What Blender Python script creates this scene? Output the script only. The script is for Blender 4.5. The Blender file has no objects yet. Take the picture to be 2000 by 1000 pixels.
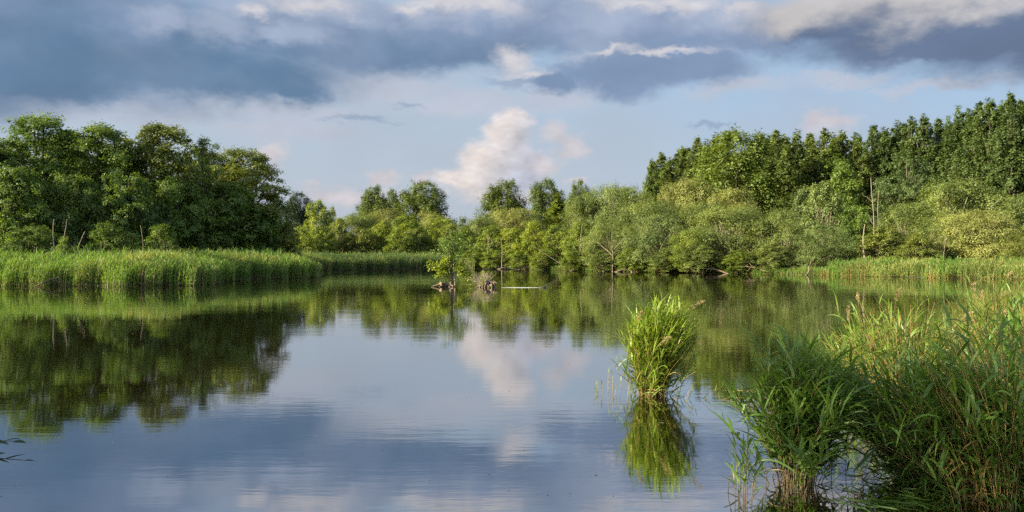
import bpy, math, random
import numpy as np
from math import radians as R

# ------------------------------------------------------------------ camera, sky, sun, exposure
C = bpy.data.collections.new("pond"); bpy.context.scene.collection.children.link(C)
sc = bpy.context.scene
sc.render.engine = 'CYCLES'
CAM_H, FPX, HOR = 2.2, 1600.0, 498.0          # eye height, focal length (px of a 2000 px frame), horizon row
cam_d = bpy.data.cameras.new("camera"); cam = bpy.data.objects.new("camera", cam_d); C.objects.link(cam)
cam_d.sensor_width = 36; cam_d.lens = 36 * FPX / 2000; cam_d.clip_end = 9000; cam_d.clip_start = 0.05
cam.location = (0, 0, CAM_H); cam.rotation_euler = (R(90) - math.atan(2 / FPX), 0, 0)
sc.camera = cam
sc.view_settings.view_transform = 'Standard'; sc.view_settings.look = 'None'
sc.view_settings.gamma = 1; sc.view_settings.exposure = 2.05
EXPO = 2 ** sc.view_settings.exposure
sc.cycles.max_bounces = 7; sc.cycles.diffuse_bounces = 3; sc.cycles.glossy_bounces = 3
sc.cycles.transmission_bounces = 4; sc.cycles.transparent_max_bounces = 8
sc.cycles.caustics_reflective = False; sc.cycles.caustics_refractive = False
sc.cycles.sample_clamp_indirect = 6
sc.cycles.use_denoising = False

SUN_AZ, SUN_EL = R(-106), R(20)                # azimuth from the view direction (+Y), to the left; a little behind
sd_ = np.array([math.sin(SUN_AZ) * math.cos(SUN_EL), math.cos(SUN_AZ) * math.cos(SUN_EL), math.sin(SUN_EL)])
sun_d = bpy.data.lights.new("sun", 'SUN'); sun_d.energy = 5.0; sun_d.angle = R(0.5); sun_d.color = (1.0, 0.87, 0.60)
sun = bpy.data.objects.new("sun", sun_d); C.objects.link(sun)
from mathutils import Vector
sun.rotation_euler = Vector((-sd_[0], -sd_[1], -sd_[2])).to_track_quat('-Z', 'Y').to_euler()

SKY_S = 0.1
def srgb(*c):
    return tuple(((v / 255) / 12.92 if v / 255 <= .04045 else ((v / 255 + .055) / 1.055) ** 2.4) for v in c)
def sky_world():
    w = bpy.data.worlds.new("World"); sc.world = w; w.use_nodes = True
    nt = w.node_tree; nt.nodes.clear(); L = nt.links.new
    def node(t, **k):
        n = nt.nodes.new(t)
        for a, b in k.items(): setattr(n, a, b)
        return n
    def put(sock, v):
        if v is None: return
        if hasattr(v, 'is_linked') or hasattr(v, 'links'): L(v, sock)
        else: sock.default_value = v
    def m(op, a, b=None, c=None, clamp=False):
        n = node('ShaderNodeMath', operation=op, use_clamp=clamp)
        for s, v in zip(n.inputs, (a, b, c)): put(s, v)
        return n.outputs[0]
    def vm(op, a, b=None):
        n = node('ShaderNodeVectorMath', operation=op); put(n.inputs[0], a)
        if b is not None: put(n.inputs[1], b)
        return n.outputs['Value'] if op == 'LENGTH' else n.outputs[0]
    def sm(x, lo, hi):
        n = node('ShaderNodeMapRange', interpolation_type='SMOOTHSTEP')
        put(n.inputs[0], x); n.inputs[1].default_value = lo; n.inputs[2].default_value = hi
        return n.outputs[0]
    def mix(f, a, b):
        n = node('ShaderNodeMix', data_type='RGBA'); put(n.inputs[0], f)
        for s, v in ((n.inputs[6], a), (n.inputs[7], b)):
            if isinstance(v, tuple): s.default_value = (*v, 1)
            else: L(v, s)
        return n.outputs[2]
    def col(r, g, b):
        k = 1 / (SKY_S * EXPO); c = srgb(r, g, b); return (c[0] * k, c[1] * k, c[2] * k)
    sky = node('ShaderNodeTexSky', sky_type='NISHITA', sun_disc=False, sun_elevation=SUN_EL, air_density=1.0,
               dust_density=1.5, ozone_density=1.2, sun_rotation=SUN_AZ % (2 * math.pi))
    tc = node('ShaderNodeTexCoord')
    sep = node('ShaderNodeSeparateXYZ'); L(tc.outputs['Generated'], sep.inputs[0])
    X, Y, Z = sep.outputs
    az = m('ARCTAN2', X, Y); el = m('ARCSINE', Z)
    cmb = node('ShaderNodeCombineXYZ'); L(az, cmb.inputs[0]); L(el, cmb.inputs[1]); P = cmb.outputs[0]
    # noise domain: direction vector itself, flattened vertically, so nothing has a seam
    nv = vm('MULTIPLY', tc.outputs['Generated'], (1, 1, 1.7))
    def noise(scale, detail, rough, off=0.0, colour=False):
        n = node('ShaderNodeTexNoise'); n.inputs['Scale'].default_value = scale
        n.inputs['Detail'].default_value = detail; n.inputs['Roughness'].default_value = rough
        L(vm('ADD', nv, (off, off * .7, off * .3)), n.inputs['Vector'])
        return n.outputs['Color'] if colour else n.outputs['Fac']
    big = vm('SUBTRACT', noise(5, 3, .55, 3.1, True), (.5, .5, .5))
    mid = vm('SUBTRACT', noise(16, 5, .6, 7.7, True), (.5, .5, .5))
    fin = vm('SUBTRACT', noise(46, 5, .62, 1.3, True), (.5, .5, .5))
    fb = noise(11, 8, .56, 5.2); fb2 = noise(26, 8, .6, 9.4); fb3 = noise(7, 6, .5, 12.0)
    def warp(a, b, c):
        q = vm('ADD', P, vm('MULTIPLY', big, (a, a * .5, 0)))
        q = vm('ADD', q, vm('MULTIPLY', mid, (b, b * .7, 0)))
        return vm('ADD', q, vm('MULTIPLY', fin, (c, c * .8, 0)))
    def ae(px, py):
        return math.atan((px - 1000) / FPX), math.atan((HOR - py) / math.hypot(FPX, px - 1000))
    def blobs(Q, lst):
        out = None
        for (px, py, rx, ry) in lst:
            a, e = ae(px, py)
            d = vm('LENGTH', vm('MULTIPLY', vm('SUBTRACT', Q, (a, e, 0)), (FPX / rx, FPX / ry, 0)))
            v = m('SUBTRACT', 1.0, d)
            out = v if out is None else m('MAXIMUM', out, v)
        return out
    # relief: the same noise read again a little towards the sun; the difference models the lit and the lee side of a cloud
    def noise_at(scale, detail, rough, vec):
        n = node('ShaderNodeTexNoise'); n.inputs['Scale'].default_value = scale; n.inputs['Detail'].default_value = detail
        n.inputs['Roughness'].default_value = rough; L(vec, n.inputs['Vector']); return n.outputs['Fac']
    def relief(scale, detail, off):
        v0 = vm('ADD', nv, (2.2, 8.1, 4.0)); a = noise_at(scale, detail, .55, v0)
        return m('SUBTRACT', a, noise_at(scale, detail, .55, vm('ADD', v0, (-off, 0, off * 1.2))))
    rel_s = relief(24, 5, .012); rel_b = relief(9, 5, .03)
    def shade(c_, r_, k):
        f = m('MULTIPLY_ADD', r_, k, 1.0); n = node('ShaderNodeVectorMath', operation='SCALE'); L(c_, n.inputs[0]); L(f, n.inputs['Scale']); return n.outputs[0]
    # 0: clear sky with a pale lavender veil low down
    a_r = sm(az, R(-6), R(30))
    base = mix(.85, sky.outputs[0], mix(a_r, col(158, 179, 200), col(138, 168, 201)))
    base = mix(m('MULTIPLY', sm(el, .27, .03), .88), base, mix(a_r, col(186, 195, 208), col(178, 191, 209)))
    base = mix(m('MULTIPLY', sm(fb3, .40, .70), .45), base, col(178, 188, 204))
    c = base
    # 1: far cumulus, sunlit from the left, fading to the right
    Qc = warp(.010, .034, .024)
    cum = [(990, 262, 60, 46), (942, 314, 62, 48), (1000, 310, 62, 58), (895, 348, 60, 30), (960, 360, 110, 28), (1035, 330, 46, 46), (1010, 240, 40, 30)]
    D = m('ADD', blobs(Qc, cum), m('MULTIPLY', m('SUBTRACT', fb2, .5), .55))
    side = sm(m('ADD', az, m('MULTIPLY', el, -.55)), R(-1.9), R(-6.2))
    ccol = shade(mix(side, col(190, 193, 208), col(236, 224, 218)), rel_s, 1.0)
    c = mix(m('MULTIPLY', sm(D, -.08, .55), .88), c, ccol)
    Q2 = warp(.02, .045, .03)
    puffs = [(1085, 262, 40, 34), (1110, 290, 44, 34), (1060, 320, 50, 34), (540, 302, 40, 30), (745, 352, 46, 22), (820, 350, 34, 20),
             (1592, 238, 44, 36), (1130, 352, 26, 14), (650, 378, 70, 24), (1630, 240, 56, 26), (700, 385, 110, 24), (1000, 385, 130, 18)]
    D2 = m('ADD', blobs(Q2, puffs), m('MULTIPLY', m('SUBTRACT', fb2, .5), .8))
    c = mix(m('MULTIPLY', sm(D2, -.05, .75), .72), c, shade(mix(.0, col(214, 205, 208), col(214, 205, 208)), rel_s, .6))
    # 2: pale torn veils in the middle sky
    Q3 = warp(.06, .06, .025)
    veil = [(760, 170, 190, 50), (1000, 140, 60, 70), (520, 215, 260, 34), (200, 215, 320, 36), (1180, 110, 120, 24), (1330, 100, 130, 20),
            (900, 200, 220, 36), (1060, 190, 120, 40), (1420, 175, 130, 24), (560, 260, 200, 30), (1640, 160, 120, 16), (1840, 170, 160, 12)]
    D3 = m('ADD', blobs(Q3, veil), m('MULTIPLY', m('SUBTRACT', fb, .5), 1.1))
    c = mix(m('MULTIPLY', sm(D3, -.1, .8), .74), c, shade(mix(.0, col(192, 197, 211), col(192, 197, 211)), rel_b, .35))
    # small dark shreds drifting below the deck
    shr = [(800, 200, 40, 9), (1370, 250, 60, 9), (860, 130, 30, 8), (700, 232, 90, 10), (990, 165, 60, 14)]
    Dx = m('ADD', blobs(Q3, shr), m('MULTIPLY', m('SUBTRACT', fb2, .5), 1.1))
    c = mix(m('MULTIPLY', sm(Dx, -.1, .8), .6), c, col(140, 160, 188))
    # 3: the slate blue deck
    Q4 = warp(.045, .045, .020)
    deck = [(120, 60, 480, 150), (380, 140, 330, 70), (560, 170, 110, 40), (600, 70, 400, 84), (800, 100, 230, 54), (60, 140, 320, 66), (900, 80, 170, 66),
            (-250, 40, 500, 160), (1240, 140, 250, 44), (1230, 165, 90, 40), (1070, 160, 70, 28), (1380, 130, 110, 44), (1000, 50, 300, 66),
            (1330, 60, 260, 66), (1500, 60, 140, 50)]
    nd = m('MULTIPLY', m('SUBTRACT', fb, .5), .55)
    D4 = m('ADD', blobs(Q4, deck), nd)
    a_left = sm(az, R(14), R(-16))
    dk = mix(a_left, col(130, 150, 182), col(93, 123, 156))
    dk = mix(m('MULTIPLY', sm(m('ADD', el, m('MULTIPLY', m('SUBTRACT', fb, .5), .16)), ae(800, 150)[1], ae(800, 5)[1]), .62), dk, col(145, 163, 192))
    dk = shade(mix(m('MULTIPLY', sm(fb3, .42, .70), .35), dk, col(138, 159, 189)), rel_b, .38)
    c = mix(m('MULTIPLY', sm(D4, -.14, .55), .94), c, dk)
    # 4: lit upper lobes of the deck
    Q5 = warp(.03, .05, .03)
    lobes = [(330, 40, 80, 40), (430, 50, 120, 44), (480, 20, 100, 40), (650, 20, 180, 44), (560, 60, 130, 34), (880, 30, 140, 40), (1180, 40, 130, 60), (1000, 20, 120, 44), (1400, 30, 130, 44)]
    D5 = m('ADD', blobs(Q5, lobes), m('MULTIPLY', m('SUBTRACT', fb, .5), 1.0))
    c = mix(m('MULTIPLY', sm(D5, -.05, .8), .75), c, shade(mix(.0, col(172, 184, 207), col(172, 184, 207)), rel_b, .45))
    wh = [(610, 6, 110, 26), (1320, 8, 120, 24), (960, 10, 90, 24), (500, 22, 34, 16), (880, 4, 170, 26), (800, 16, 44, 22), (1240, 2, 130, 18), (1450, 14, 56, 20), (1190, 102, 60, 11), (1000, 112, 50, 28), (1030, 140, 50, 14), (1300, 106, 110, 9)]
    D6 = m('ADD', blobs(Q5, wh), m('MULTIPLY', m('SUBTRACT', fb2, .5), .9))
    c = mix(m('MULTIPLY', sm(D6, -.2, 1.0), .92), c, shade(mix(.0, col(216, 213, 217), col(216, 213, 217)), rel_s, .5))
    # 5: the grey cloud upper right, purple-grey underneath and creamy on top
    g = [(1850, 70, 320, 58), (2000, 86, 250, 46), (1700, 46, 190, 50), (1600, 40, 110, 54), (2200, 60, 400, 80), (1860, 100, 140, 28), (1760, 10, 300, 66)]
    D7 = m('ADD', blobs(Q4, g), nd)
    top = sm(m('ADD', el, m('MULTIPLY', m('SUBTRACT', fb, .5), .14)), ae(1800, 72)[1], ae(1800, -14)[1])
    gc = shade(mix(top, col(102, 119, 148), col(204, 200, 200)), rel_b, .4)
    c = mix(m('MULTIPLY', sm(D7, -.10, .52), .95), c, gc)
    # 6: broken cloud over the rest of the sky
    up = sm(el, R(17.5), R(30))
    gen = mix(sm(fb3, .36, .58), sky.outputs[0], mix(sm(fb, .3, .7), col(140, 156, 184), mix(sm(X, .2, -.7), col(232, 230, 232), col(255, 250, 244))))
    back = m('MAXIMUM', up, sm(m('ABSOLUTE', az), R(48), R(70)))
    n_ = node('ShaderNodeVectorMath', operation='SCALE'); L(gen, n_.inputs[0]); n_.inputs['Scale'].default_value = 1.7; gen = n_.outputs[0]  # unseen sky raised in brightness, added fill for the shaded places
    c = mix(m('MULTIPLY', back, .75), c, gen)
    bg = node('ShaderNodeBackground'); L(c, bg.inputs[0]); bg.inputs[1].default_value = SKY_S
    out = node('ShaderNodeOutputWorld'); L(bg.outputs[0], out.inputs[0])
    w.cycles.sampling_method = 'MANUAL'; w.cycles.sample_map_resolution = 512
sky_world()

# ------------------------------------------------------------------ helpers
def prop(o, label=None, cat=None, group=None, kind=None):
    for k, v in (('label', label), ('category', cat), ('group', group), ('kind', kind)):
        if v: o[k] = v
    return o
class Buf:                                     # quads collected into one mesh
    def __init__(s): s.v, s.f, s.m, s.n = [], [], [], 0
    def add(s, v, f, mi=0):
        v = np.asarray(v, np.float32).reshape(-1, 3); f = np.asarray(f, np.int32).reshape(-1, 4)
        s.v.append(v); s.f.append(f + s.n); s.m.append(np.full(len(f), mi, np.int32)); s.n += len(v)
    def mesh(s, name, mats, smooth=False):
        me = bpy.data.meshes.new(name)
        v = np.concatenate(s.v); f = np.concatenate(s.f); mi = np.concatenate(s.m)
        me.vertices.add(len(v)); me.vertices.foreach_set('co', v.ravel())
        me.loops.add(f.size); me.loops.foreach_set('vertex_index', f.ravel())
        me.polygons.add(len(f)); me.polygons.foreach_set('loop_start', np.arange(0, f.size, 4, dtype=np.int32))
        for mt in mats: me.materials.append(mt)
        me.polygons.foreach_set('material_index', mi)
        if smooth: me.polygons.foreach_set('use_smooth', np.ones(len(f), bool))
        me.update(calc_edges=True)
        return me
def link(name, me, parent=None, loc=(0, 0, 0)):
    o = bpy.data.objects.new(name, me); C.objects.link(o); o.location = loc
    if parent: o.parent = parent
    return o
def empty(name, loc=(0, 0, 0), rz=0):
    o = bpy.data.objects.new(name, None); C.objects.link(o); o.location = loc; o.rotation_euler = (0, 0, rz)
    o.empty_display_size = .3
    return o
def unit(a): return a / np.maximum(np.linalg.norm(a, axis=-1, keepdims=True), 1e-9)
def leaves(buf, pos, nrm, size, aspect, rng, mi=0, axis=None):
    """pointed leaf quads"""
    N = len(pos)
    t = rng.normal(size=(N, 3)) if axis is None else axis + rng.normal(size=(N, 3)) * .45
    nrm = unit(nrm); t = unit(t - nrm * (t * nrm).sum(1, keepdims=True)); b = np.cross(nrm, t)
    s = np.asarray(size).reshape(-1, 1); w = s / aspect
    v = np.stack([pos - t * s * .5, pos + b * w * .5 - t * s * .05 + nrm * s * .06, pos + t * s * .5, pos - b * w * .5 - t * s * .05 + nrm * s * .06], 1)
    buf.add(v, np.arange(N * 4).reshape(-1, 4), mi)
def tube(buf, pts, rad, sides=6, mi=0):
    pts = np.asarray(pts, float); rad = np.asarray(rad, float); K = len(pts)
    tubes(buf, pts[None], rad[None], sides, mi)
def tubes(buf, P, Rr, sides=4, mi=0):
    """many tubes at once: P (N,K,3), Rr (N,K)"""
    N, K, _ = P.shape
    T = np.gradient(P, axis=1); T = unit(T)
    ref = np.where(np.abs(T[..., 2:3]) > .9, np.array([1., 0, 0]), np.array([0, 0, 1.]))
    ref = np.repeat(ref[:, :1], K, 1)
    A = unit(np.cross(T, ref)); B = np.cross(T, A)
    an = np.arange(sides) * 2 * math.pi / sides
    ring = P[:, :, None] + Rr[:, :, None, None] * (A[:, :, None] * np.cos(an)[None, None, :, None] + B[:, :, None] * np.sin(an)[None, None, :, None])
    idx = np.arange(N * K * sides).reshape(N, K, sides)
    a = idx[:, :-1]; b = idx[:, 1:]
    f = np.stack([a, np.roll(a, -1, 2), np.roll(b, -1, 2), b], -1)
    buf.add(ring, f, mi)
def ribbons(buf, P, S, mi=0):
    """P (N,K,3) centre line, S (N,K,3) half-width vectors"""
    N, K, _ = P.shape
    v = np.stack([P - S, P + S], 2); idx = np.arange(N * K * 2).reshape(N, K, 2)
    f = np.stack([idx[:, :-1, 0], idx[:, :-1, 1], idx[:, 1:, 1], idx[:, 1:, 0]], -1)
    buf.add(v, f, mi)
def blades(buf, base, az, pitch, length, width, droop, K=4, mi=0, rng=None, twist=.6):
    """arching grass blades; pitch from horizontal, droop lowers it along the blade"""
    N = len(base); s = np.linspace(0, 1, K + 1)
    pt = pitch[:, None] - droop[:, None] * (s[None] ** 1.3)
    d = np.stack([np.cos(pt) * np.cos(az)[:, None], np.cos(pt) * np.sin(az)[:, None], np.sin(pt)], -1)
    st = d[:, :-1] * (length / K)[:, None, None]
    P = np.concatenate([np.zeros((N, 1, 3)), np.cumsum(st, 1)], 1) + base[:, None]
    side = np.stack([-np.sin(az), np.cos(az), np.zeros(N)], -1)[:, None]
    tw = (rng.normal(size=N) * twist)[:, None, None]
    nrm = np.cross(d, np.broadcast_to(side, d.shape))
    sv = side * np.cos(tw) + nrm * np.sin(tw)
    prof = np.interp(s, [0, .12, .35, .7, 1], [.35, .85, 1, .6, .03])
    ribbons(buf, P, sv * (width[:, None] * .5 * prof[None])[:, :, None], mi)

# ------------------------------------------------------------------ materials
def nodes(name):
    mt = bpy.data.materials.new(name); mt.use_nodes = True; nt = mt.node_tree; nt.nodes.clear()
    return mt, nt, nt.nodes.new, nt.links.new
def ramp(new, L, fac, stops):
    n = new('ShaderNodeValToRGB'); L(fac, n.inputs[0]); e = n.color_ramp.elements
    while len(e) < len(stops): e.new(.5)
    for x, (p, c) in zip(e, stops): x.position = p; x.color = (*c, 1)
    return n.outputs[0]
def leaf_mat(name, dark, light, trans=.4, scale=.35, gloss=.025, rough=.6, tint=(1.25, 1.15, .55), island=.22):
    mt, nt, new, L = nodes(name)
    tc = new('ShaderNodeTexCoord'); nz = new('ShaderNodeTexNoise'); L(tc.outputs['Object'], nz.inputs['Vector'])
    nz.inputs['Scale'].default_value = scale; nz.inputs['Detail'].default_value = 3
    oi = new('ShaderNodeObjectInfo'); ge = new('ShaderNodeNewGeometry')
    a = new('ShaderNodeMath'); a.operation = 'MULTIPLY_ADD'; L(nz.outputs['Fac'], a.inputs[0]); a.inputs[1].default_value = 2.0; a.inputs[2].default_value = -.62
    b = new('ShaderNodeMath'); b.operation = 'MULTIPLY_ADD'; L(ge.outputs['Random Per Island'], b.inputs[0]); b.inputs[1].default_value = island; L(a.outputs[0], b.inputs[2])
    d = new('ShaderNodeMath'); d.operation = 'MULTIPLY_ADD'; L(oi.outputs['Random'], d.inputs[0]); d.inputs[1].default_value = .25; L(b.outputs[0], d.inputs[2])
    c = ramp(new, L, d.outputs[0], [(.1, dark), (.95, light)])
    df = new('ShaderNodeBsdfDiffuse'); L(c, df.inputs[0])
    tm = new('ShaderNodeMix'); tm.data_type = 'RGBA'; tm.blend_type = 'MULTIPLY'; tm.inputs[0].default_value = 1; L(c, tm.inputs[6]); tm.inputs[7].default_value = (*tint, 1)
    tr = new('ShaderNodeBsdfTranslucent'); L(tm.outputs[2], tr.inputs[0])
    m1 = new('ShaderNodeMixShader'); m1.inputs[0].default_value = trans; L(df.outputs[0], m1.inputs[1]); L(tr.outputs[0], m1.inputs[2])
    gl = new('ShaderNodeBsdfGlossy'); gl.inputs['Roughness'].default_value = rough; gl.inputs[0].default_value = (.8, .85, .8, 1)
    m2 = new('ShaderNodeMixShader'); m2.inputs[0].default_value = gloss; L(m1.outputs[0], m2.inputs[1]); L(gl.outputs[0], m2.inputs[2])
    o = new('ShaderNodeOutputMaterial'); L(m2.outputs[0], o.inputs[0])
    return mt
def bark_mat(name, dark, light, scale=3.0):
    mt, nt, new, L = nodes(name)
    tc = new('ShaderNodeTexCoord'); mp = new('ShaderNodeMapping'); L(tc.outputs['Object'], mp.inputs[0]); mp.inputs['Scale'].default_value = (1, 1, .25)
    nz = new('ShaderNodeTexNoise'); L(mp.outputs[0], nz.inputs['Vector']); nz.inputs['Scale'].default_value = scale; nz.inputs['Detail'].default_value = 8; nz.inputs['Roughness'].default_value = .7
    c = ramp(new, L, nz.outputs['Fac'], [(.3, dark), (.7, light)])
    p = new('ShaderNodeBsdfPrincipled'); L(c, p.inputs['Base Color']); p.inputs['Roughness'].default_value = .9
    bp = new('ShaderNodeBump'); bp.inputs['Strength'].default_value = .6; bp.inputs['Distance'].default_value = .03; L(nz.outputs['Fac'], bp.inputs['Height']); L(bp.outputs[0], p.inputs['Normal'])
    o = new('ShaderNodeOutputMaterial'); L(p.outputs[0], o.inputs[0])
    return mt
M = dict(
    alder=leaf_mat('alder_leaf', (.026, .058, .010), (.110, .175, .022), .44),
    alder_green=leaf_mat('green_leaf', (.034, .070, .010), (.125, .185, .022), .45),
    alder_olive=leaf_mat('olive_leaf', (.040, .064, .010), (.165, .195, .030), .42),
    willow=leaf_mat('willow_leaf', (.052, .084, .016), (.165, .205, .044), .38, .3),
    willow_cream=leaf_mat('cream_willow_leaf', (.095, .118, .022), (.235, .250, .068), .36, .3),
    willow_grey=leaf_mat('grey_willow_leaf', (.046, .080, .018), (.150, .195, .052), .36, .3),
    bush=leaf_mat('bush_leaf', (.055, .100, .010), (.190, .240, .028), .46, .4),
    bush_yellow=leaf_mat('yellow_bush_leaf', (.090, .140, .010), (.240, .285, .030), .48, .4),
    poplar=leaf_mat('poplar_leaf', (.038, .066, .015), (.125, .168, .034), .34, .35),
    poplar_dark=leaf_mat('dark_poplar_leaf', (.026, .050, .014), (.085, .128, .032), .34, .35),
    poplar_lit=leaf_mat('bright_poplar_leaf', (.048, .088, .014), (.140, .192, .034), .38, .35),  # lit copy of the poplar leaf, sunshine put into the colour
    dark=leaf_mat('dark_round_leaf', (.010, .024, .012), (.030, .052, .024), .25, .35),
    isle=leaf_mat('islet_leaf', (.080, .130, .008), (.210, .270, .020), .5, 1.0),
    reed=leaf_mat('reed_leaf', (.036, .095, .016), (.125, .215, .034), .42, .25, .02),
    reed_pale=leaf_mat('pale_reed_leaf', (.080, .120, .025), (.220, .250, .070), .42, .25, .02),
    reed_far=leaf_mat('far_reed_leaf', (.030, .075, .020), (.095, .150, .040), .38, .2, .02),
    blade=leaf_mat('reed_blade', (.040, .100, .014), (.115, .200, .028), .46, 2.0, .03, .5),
    blade_sun=leaf_mat('sunlit_reed_blade', (.085, .150, .010), (.200, .280, .024), .50, 2.0, .03, .5),  # lighter copy of the reed blade, sunlight painted into its colour
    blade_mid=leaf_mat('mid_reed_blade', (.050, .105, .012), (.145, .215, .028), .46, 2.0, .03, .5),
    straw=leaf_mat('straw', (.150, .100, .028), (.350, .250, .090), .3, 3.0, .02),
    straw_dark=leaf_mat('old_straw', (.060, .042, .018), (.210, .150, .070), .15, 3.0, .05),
    plume=leaf_mat('plume', (.150, .110, .050), (.330, .260, .140), .3, 3.0, .02),
    bark=bark_mat('bark', (.030, .024, .017), (.110, .090, .065)),
    bark_pale=bark_mat('pale_bark', (.07, .055, .038), (.22, .185, .13)),
    dead=bark_mat('dead_wood', (.10, .08, .055), (.30, .25, .18), 5),
    root=bark_mat('root_wood', (.045, .032, .020), (.19, .14, .09), 6),
)
def ground_mat():
    mt, nt, new, L = nodes('marsh_ground')
    tc = new('ShaderNodeTexCoord'); nz = new('ShaderNodeTexNoise'); L(tc.outputs['Object'], nz.inputs['Vector']); nz.inputs['Scale'].default_value = .35; nz.inputs['Detail'].default_value = 10; nz.inputs['Roughness'].default_value = .7
    c = ramp(new, L, nz.outputs['Fac'], [(.32, (.030, .022, .012)), (.52, (.045, .050, .016)), (.7, (.075, .095, .025))])
    p = new('ShaderNodeBsdfPrincipled'); L(c, p.inputs['Base Color']); p.inputs['Roughness'].default_value = .95
    bp = new('ShaderNodeBump'); bp.inputs['Strength'].default_value = .8; bp.inputs['Distance'].default_value = .15; L(nz.outputs['Fac'], bp.inputs['Height']); L(bp.outputs[0], p.inputs['Normal'])
    o = new('ShaderNodeOutputMaterial'); L(p.outputs[0], o.inputs[0]); return mt
def water_mat(name='pond_water', amp=1.0):
    mt, nt, new, L = nodes(name)
    ge = new('ShaderNodeNewGeometry')
    def wave(sx, sy, scale, detail, dist=.0):
        mp = new('ShaderNodeMapping'); L(ge.outputs['Position'], mp.inputs[0]); mp.inputs['Scale'].default_value = (sx, sy, 1); mp.inputs['Rotation'].default_value = (0, 0, .06)
        n = new('ShaderNodeTexNoise'); L(mp.outputs[0], n.inputs['Vector']); n.inputs['Scale'].default_value = scale; n.inputs['Detail'].default_value = detail; n.inputs['Roughness'].default_value = .5
        return n.outputs['Fac']
    def ma(op, a, b, c=None):
        n = new('ShaderNodeMath'); n.operation = op
        for s, v in zip(n.inputs, (a, b, c)):
            if v is None: continue
            if isinstance(v, (int, float)): s.default_value = v
            else: L(v, s)
        return n.outputs[0]
    patch = new('ShaderNodeMapRange'); patch.interpolation_type = 'SMOOTHSTEP'; L(wave(.05, .16, 1.0, 3), patch.inputs[0]); patch.inputs[1].default_value = .38; patch.inputs[2].default_value = .62; patch.inputs[3].default_value = .25; patch.inputs[4].default_value = 1.0
    h = ma('MULTIPLY', wave(.55, 2.6, 2.2, 3), .0016 * amp)
    h = ma('MULTIPLY_ADD', wave(.2, .7, 1.0, 2), .0030 * amp, h)
    h2 = ma('MULTIPLY', wave(1.5, 6.5, 3.0, 2), .0005 * amp)
    h = ma('ADD', ma('MULTIPLY', h2, patch.outputs[0]), ma('MULTIPLY', h, patch.outputs[0]))
    bp = new('ShaderNodeBump'); bp.inputs['Strength'].default_value = 1; bp.inputs['Distance'].default_value = 1.0; L(h, bp.inputs['Height'])
    df = new('ShaderNodeBsdfDiffuse'); df.inputs[0].default_value = (.008, .006, .002, 1)
    gl = new('ShaderNodeBsdfGlossy'); gl.inputs['Roughness'].default_value = .03; gl.inputs[0].default_value = (.97, .985, 1, 1)
    fr = new('ShaderNodeFresnel'); fr.inputs['IOR'].default_value = 1.33
    for n in (df, gl, fr): L(bp.outputs[0], n.inputs['Normal'])
    mx = new('ShaderNodeMixShader'); L(ma('MULTIPLY_ADD', fr.outputs[0], .42, .52), mx.inputs[0]); L(df.outputs[0], mx.inputs[1]); L(gl.outputs[0], mx.inputs[2])
    o = new('ShaderNodeOutputMaterial'); L(mx.outputs[0], o.inputs[0]); return mt

# ------------------------------------------------------------------ ground and water
POND = np.array([(-36.7, 58.7), (-29, 58.4), (-23.1, 59.7), (-24.4, 66), (-25.2, 70), (-22.5, 75), (-20, 78.4), (-20.6, 84), (-25, 95), (-28.5, 110), (-27.5, 120),
    (-20, 128), (-12.7, 134), (-9, 136), (-7, 131), (-4, 130), (3, 125), (7.3, 118), (13.8, 110), (20, 104), (25, 100), (32, 92.6), (36.7, 84), (41.6, 78), (46.8, 74),
    (54, 64), (48, 48), (30, 33), (14.5, 17), (9.5, 9.5), (6.4, 6.3), (2.5, 5.2), (-3, 5.0), (-9, 6.5), (-30, 4), (-60, 6), (-78, 25), (-74, 46), (-58, 57)])
def pond_sd(x, y):
    """signed distance to the shoreline, positive on land"""
    x = np.asarray(x, float); y = np.asarray(y, float); best = np.full(x.shape, 1e9); ins = np.zeros(x.shape, bool)
    for (ax, ay), (bx, by) in zip(POND, np.roll(POND, -1, 0)):
        dx, dy = bx - ax, by - ay
        t = np.clip(((x - ax) * dx + (y - ay) * dy) / (dx * dx + dy * dy), 0, 1)
        best = np.minimum(best, np.hypot(x - ax - t * dx, y - ay - t * dy))
        cr = ((ay > y) != (by > y)) & (x < dx * (y - ay) / (dy if dy else 1e-9) + ax); ins ^= cr
    return np.where(ins, -best, best)
def wob(x, y, s=1.0):
    return np.sin(x * .7 * s + 1.3) * np.cos(y * .9 * s + .4) + .6 * np.sin(x * 1.7 * s - y * 1.3 * s + 2) + .4 * np.sin(x * 3.1 * s + y * 2.3 * s)
def land_z(x, y):
    d = pond_sd(x, y)
    return np.where(d > 0, np.minimum(.03 + d * .03, .30), np.maximum(.03 + d * .30, -1.4)) + .05 * wob(x, y) * np.clip(np.abs(d), 0, 1)
def axis(a, b, st):
    core = np.arange(a, b + .01, st); ext = np.array([6, 16, 35, 70, 140, 300, 700, 1500, 3500, 6500])
    return np.concatenate([a - ext[::-1], core, b + ext])
gx, gy = axis(-90, 70, 1.25), axis(-20, 150, 1.25)
GX, GY = np.meshgrid(gx, gy); gz = land_z(GX, GY)
ids = np.arange(GX.size).reshape(GX.shape); gb = Buf()
gb.add(np.stack([GX, GY, gz], -1), np.stack([ids[:-1, :-1], ids[:-1, 1:], ids[1:, 1:], ids[1:, :-1]], -1))
prop(link('ground', gb.mesh('ground', [ground_mat()], True)), 'marshy wooded ground round the pond', None, None, 'structure')
wb = Buf(); wb.add([(-88, -2, 0), (64, -2, 0), (64, 142, 0), (-88, 142, 0)], [(0, 1, 2, 3)])
prop(link('water', wb.mesh('water', [water_mat()])), 'still dark pond water mirroring trees and clouds', None, None, 'structure')

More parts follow.
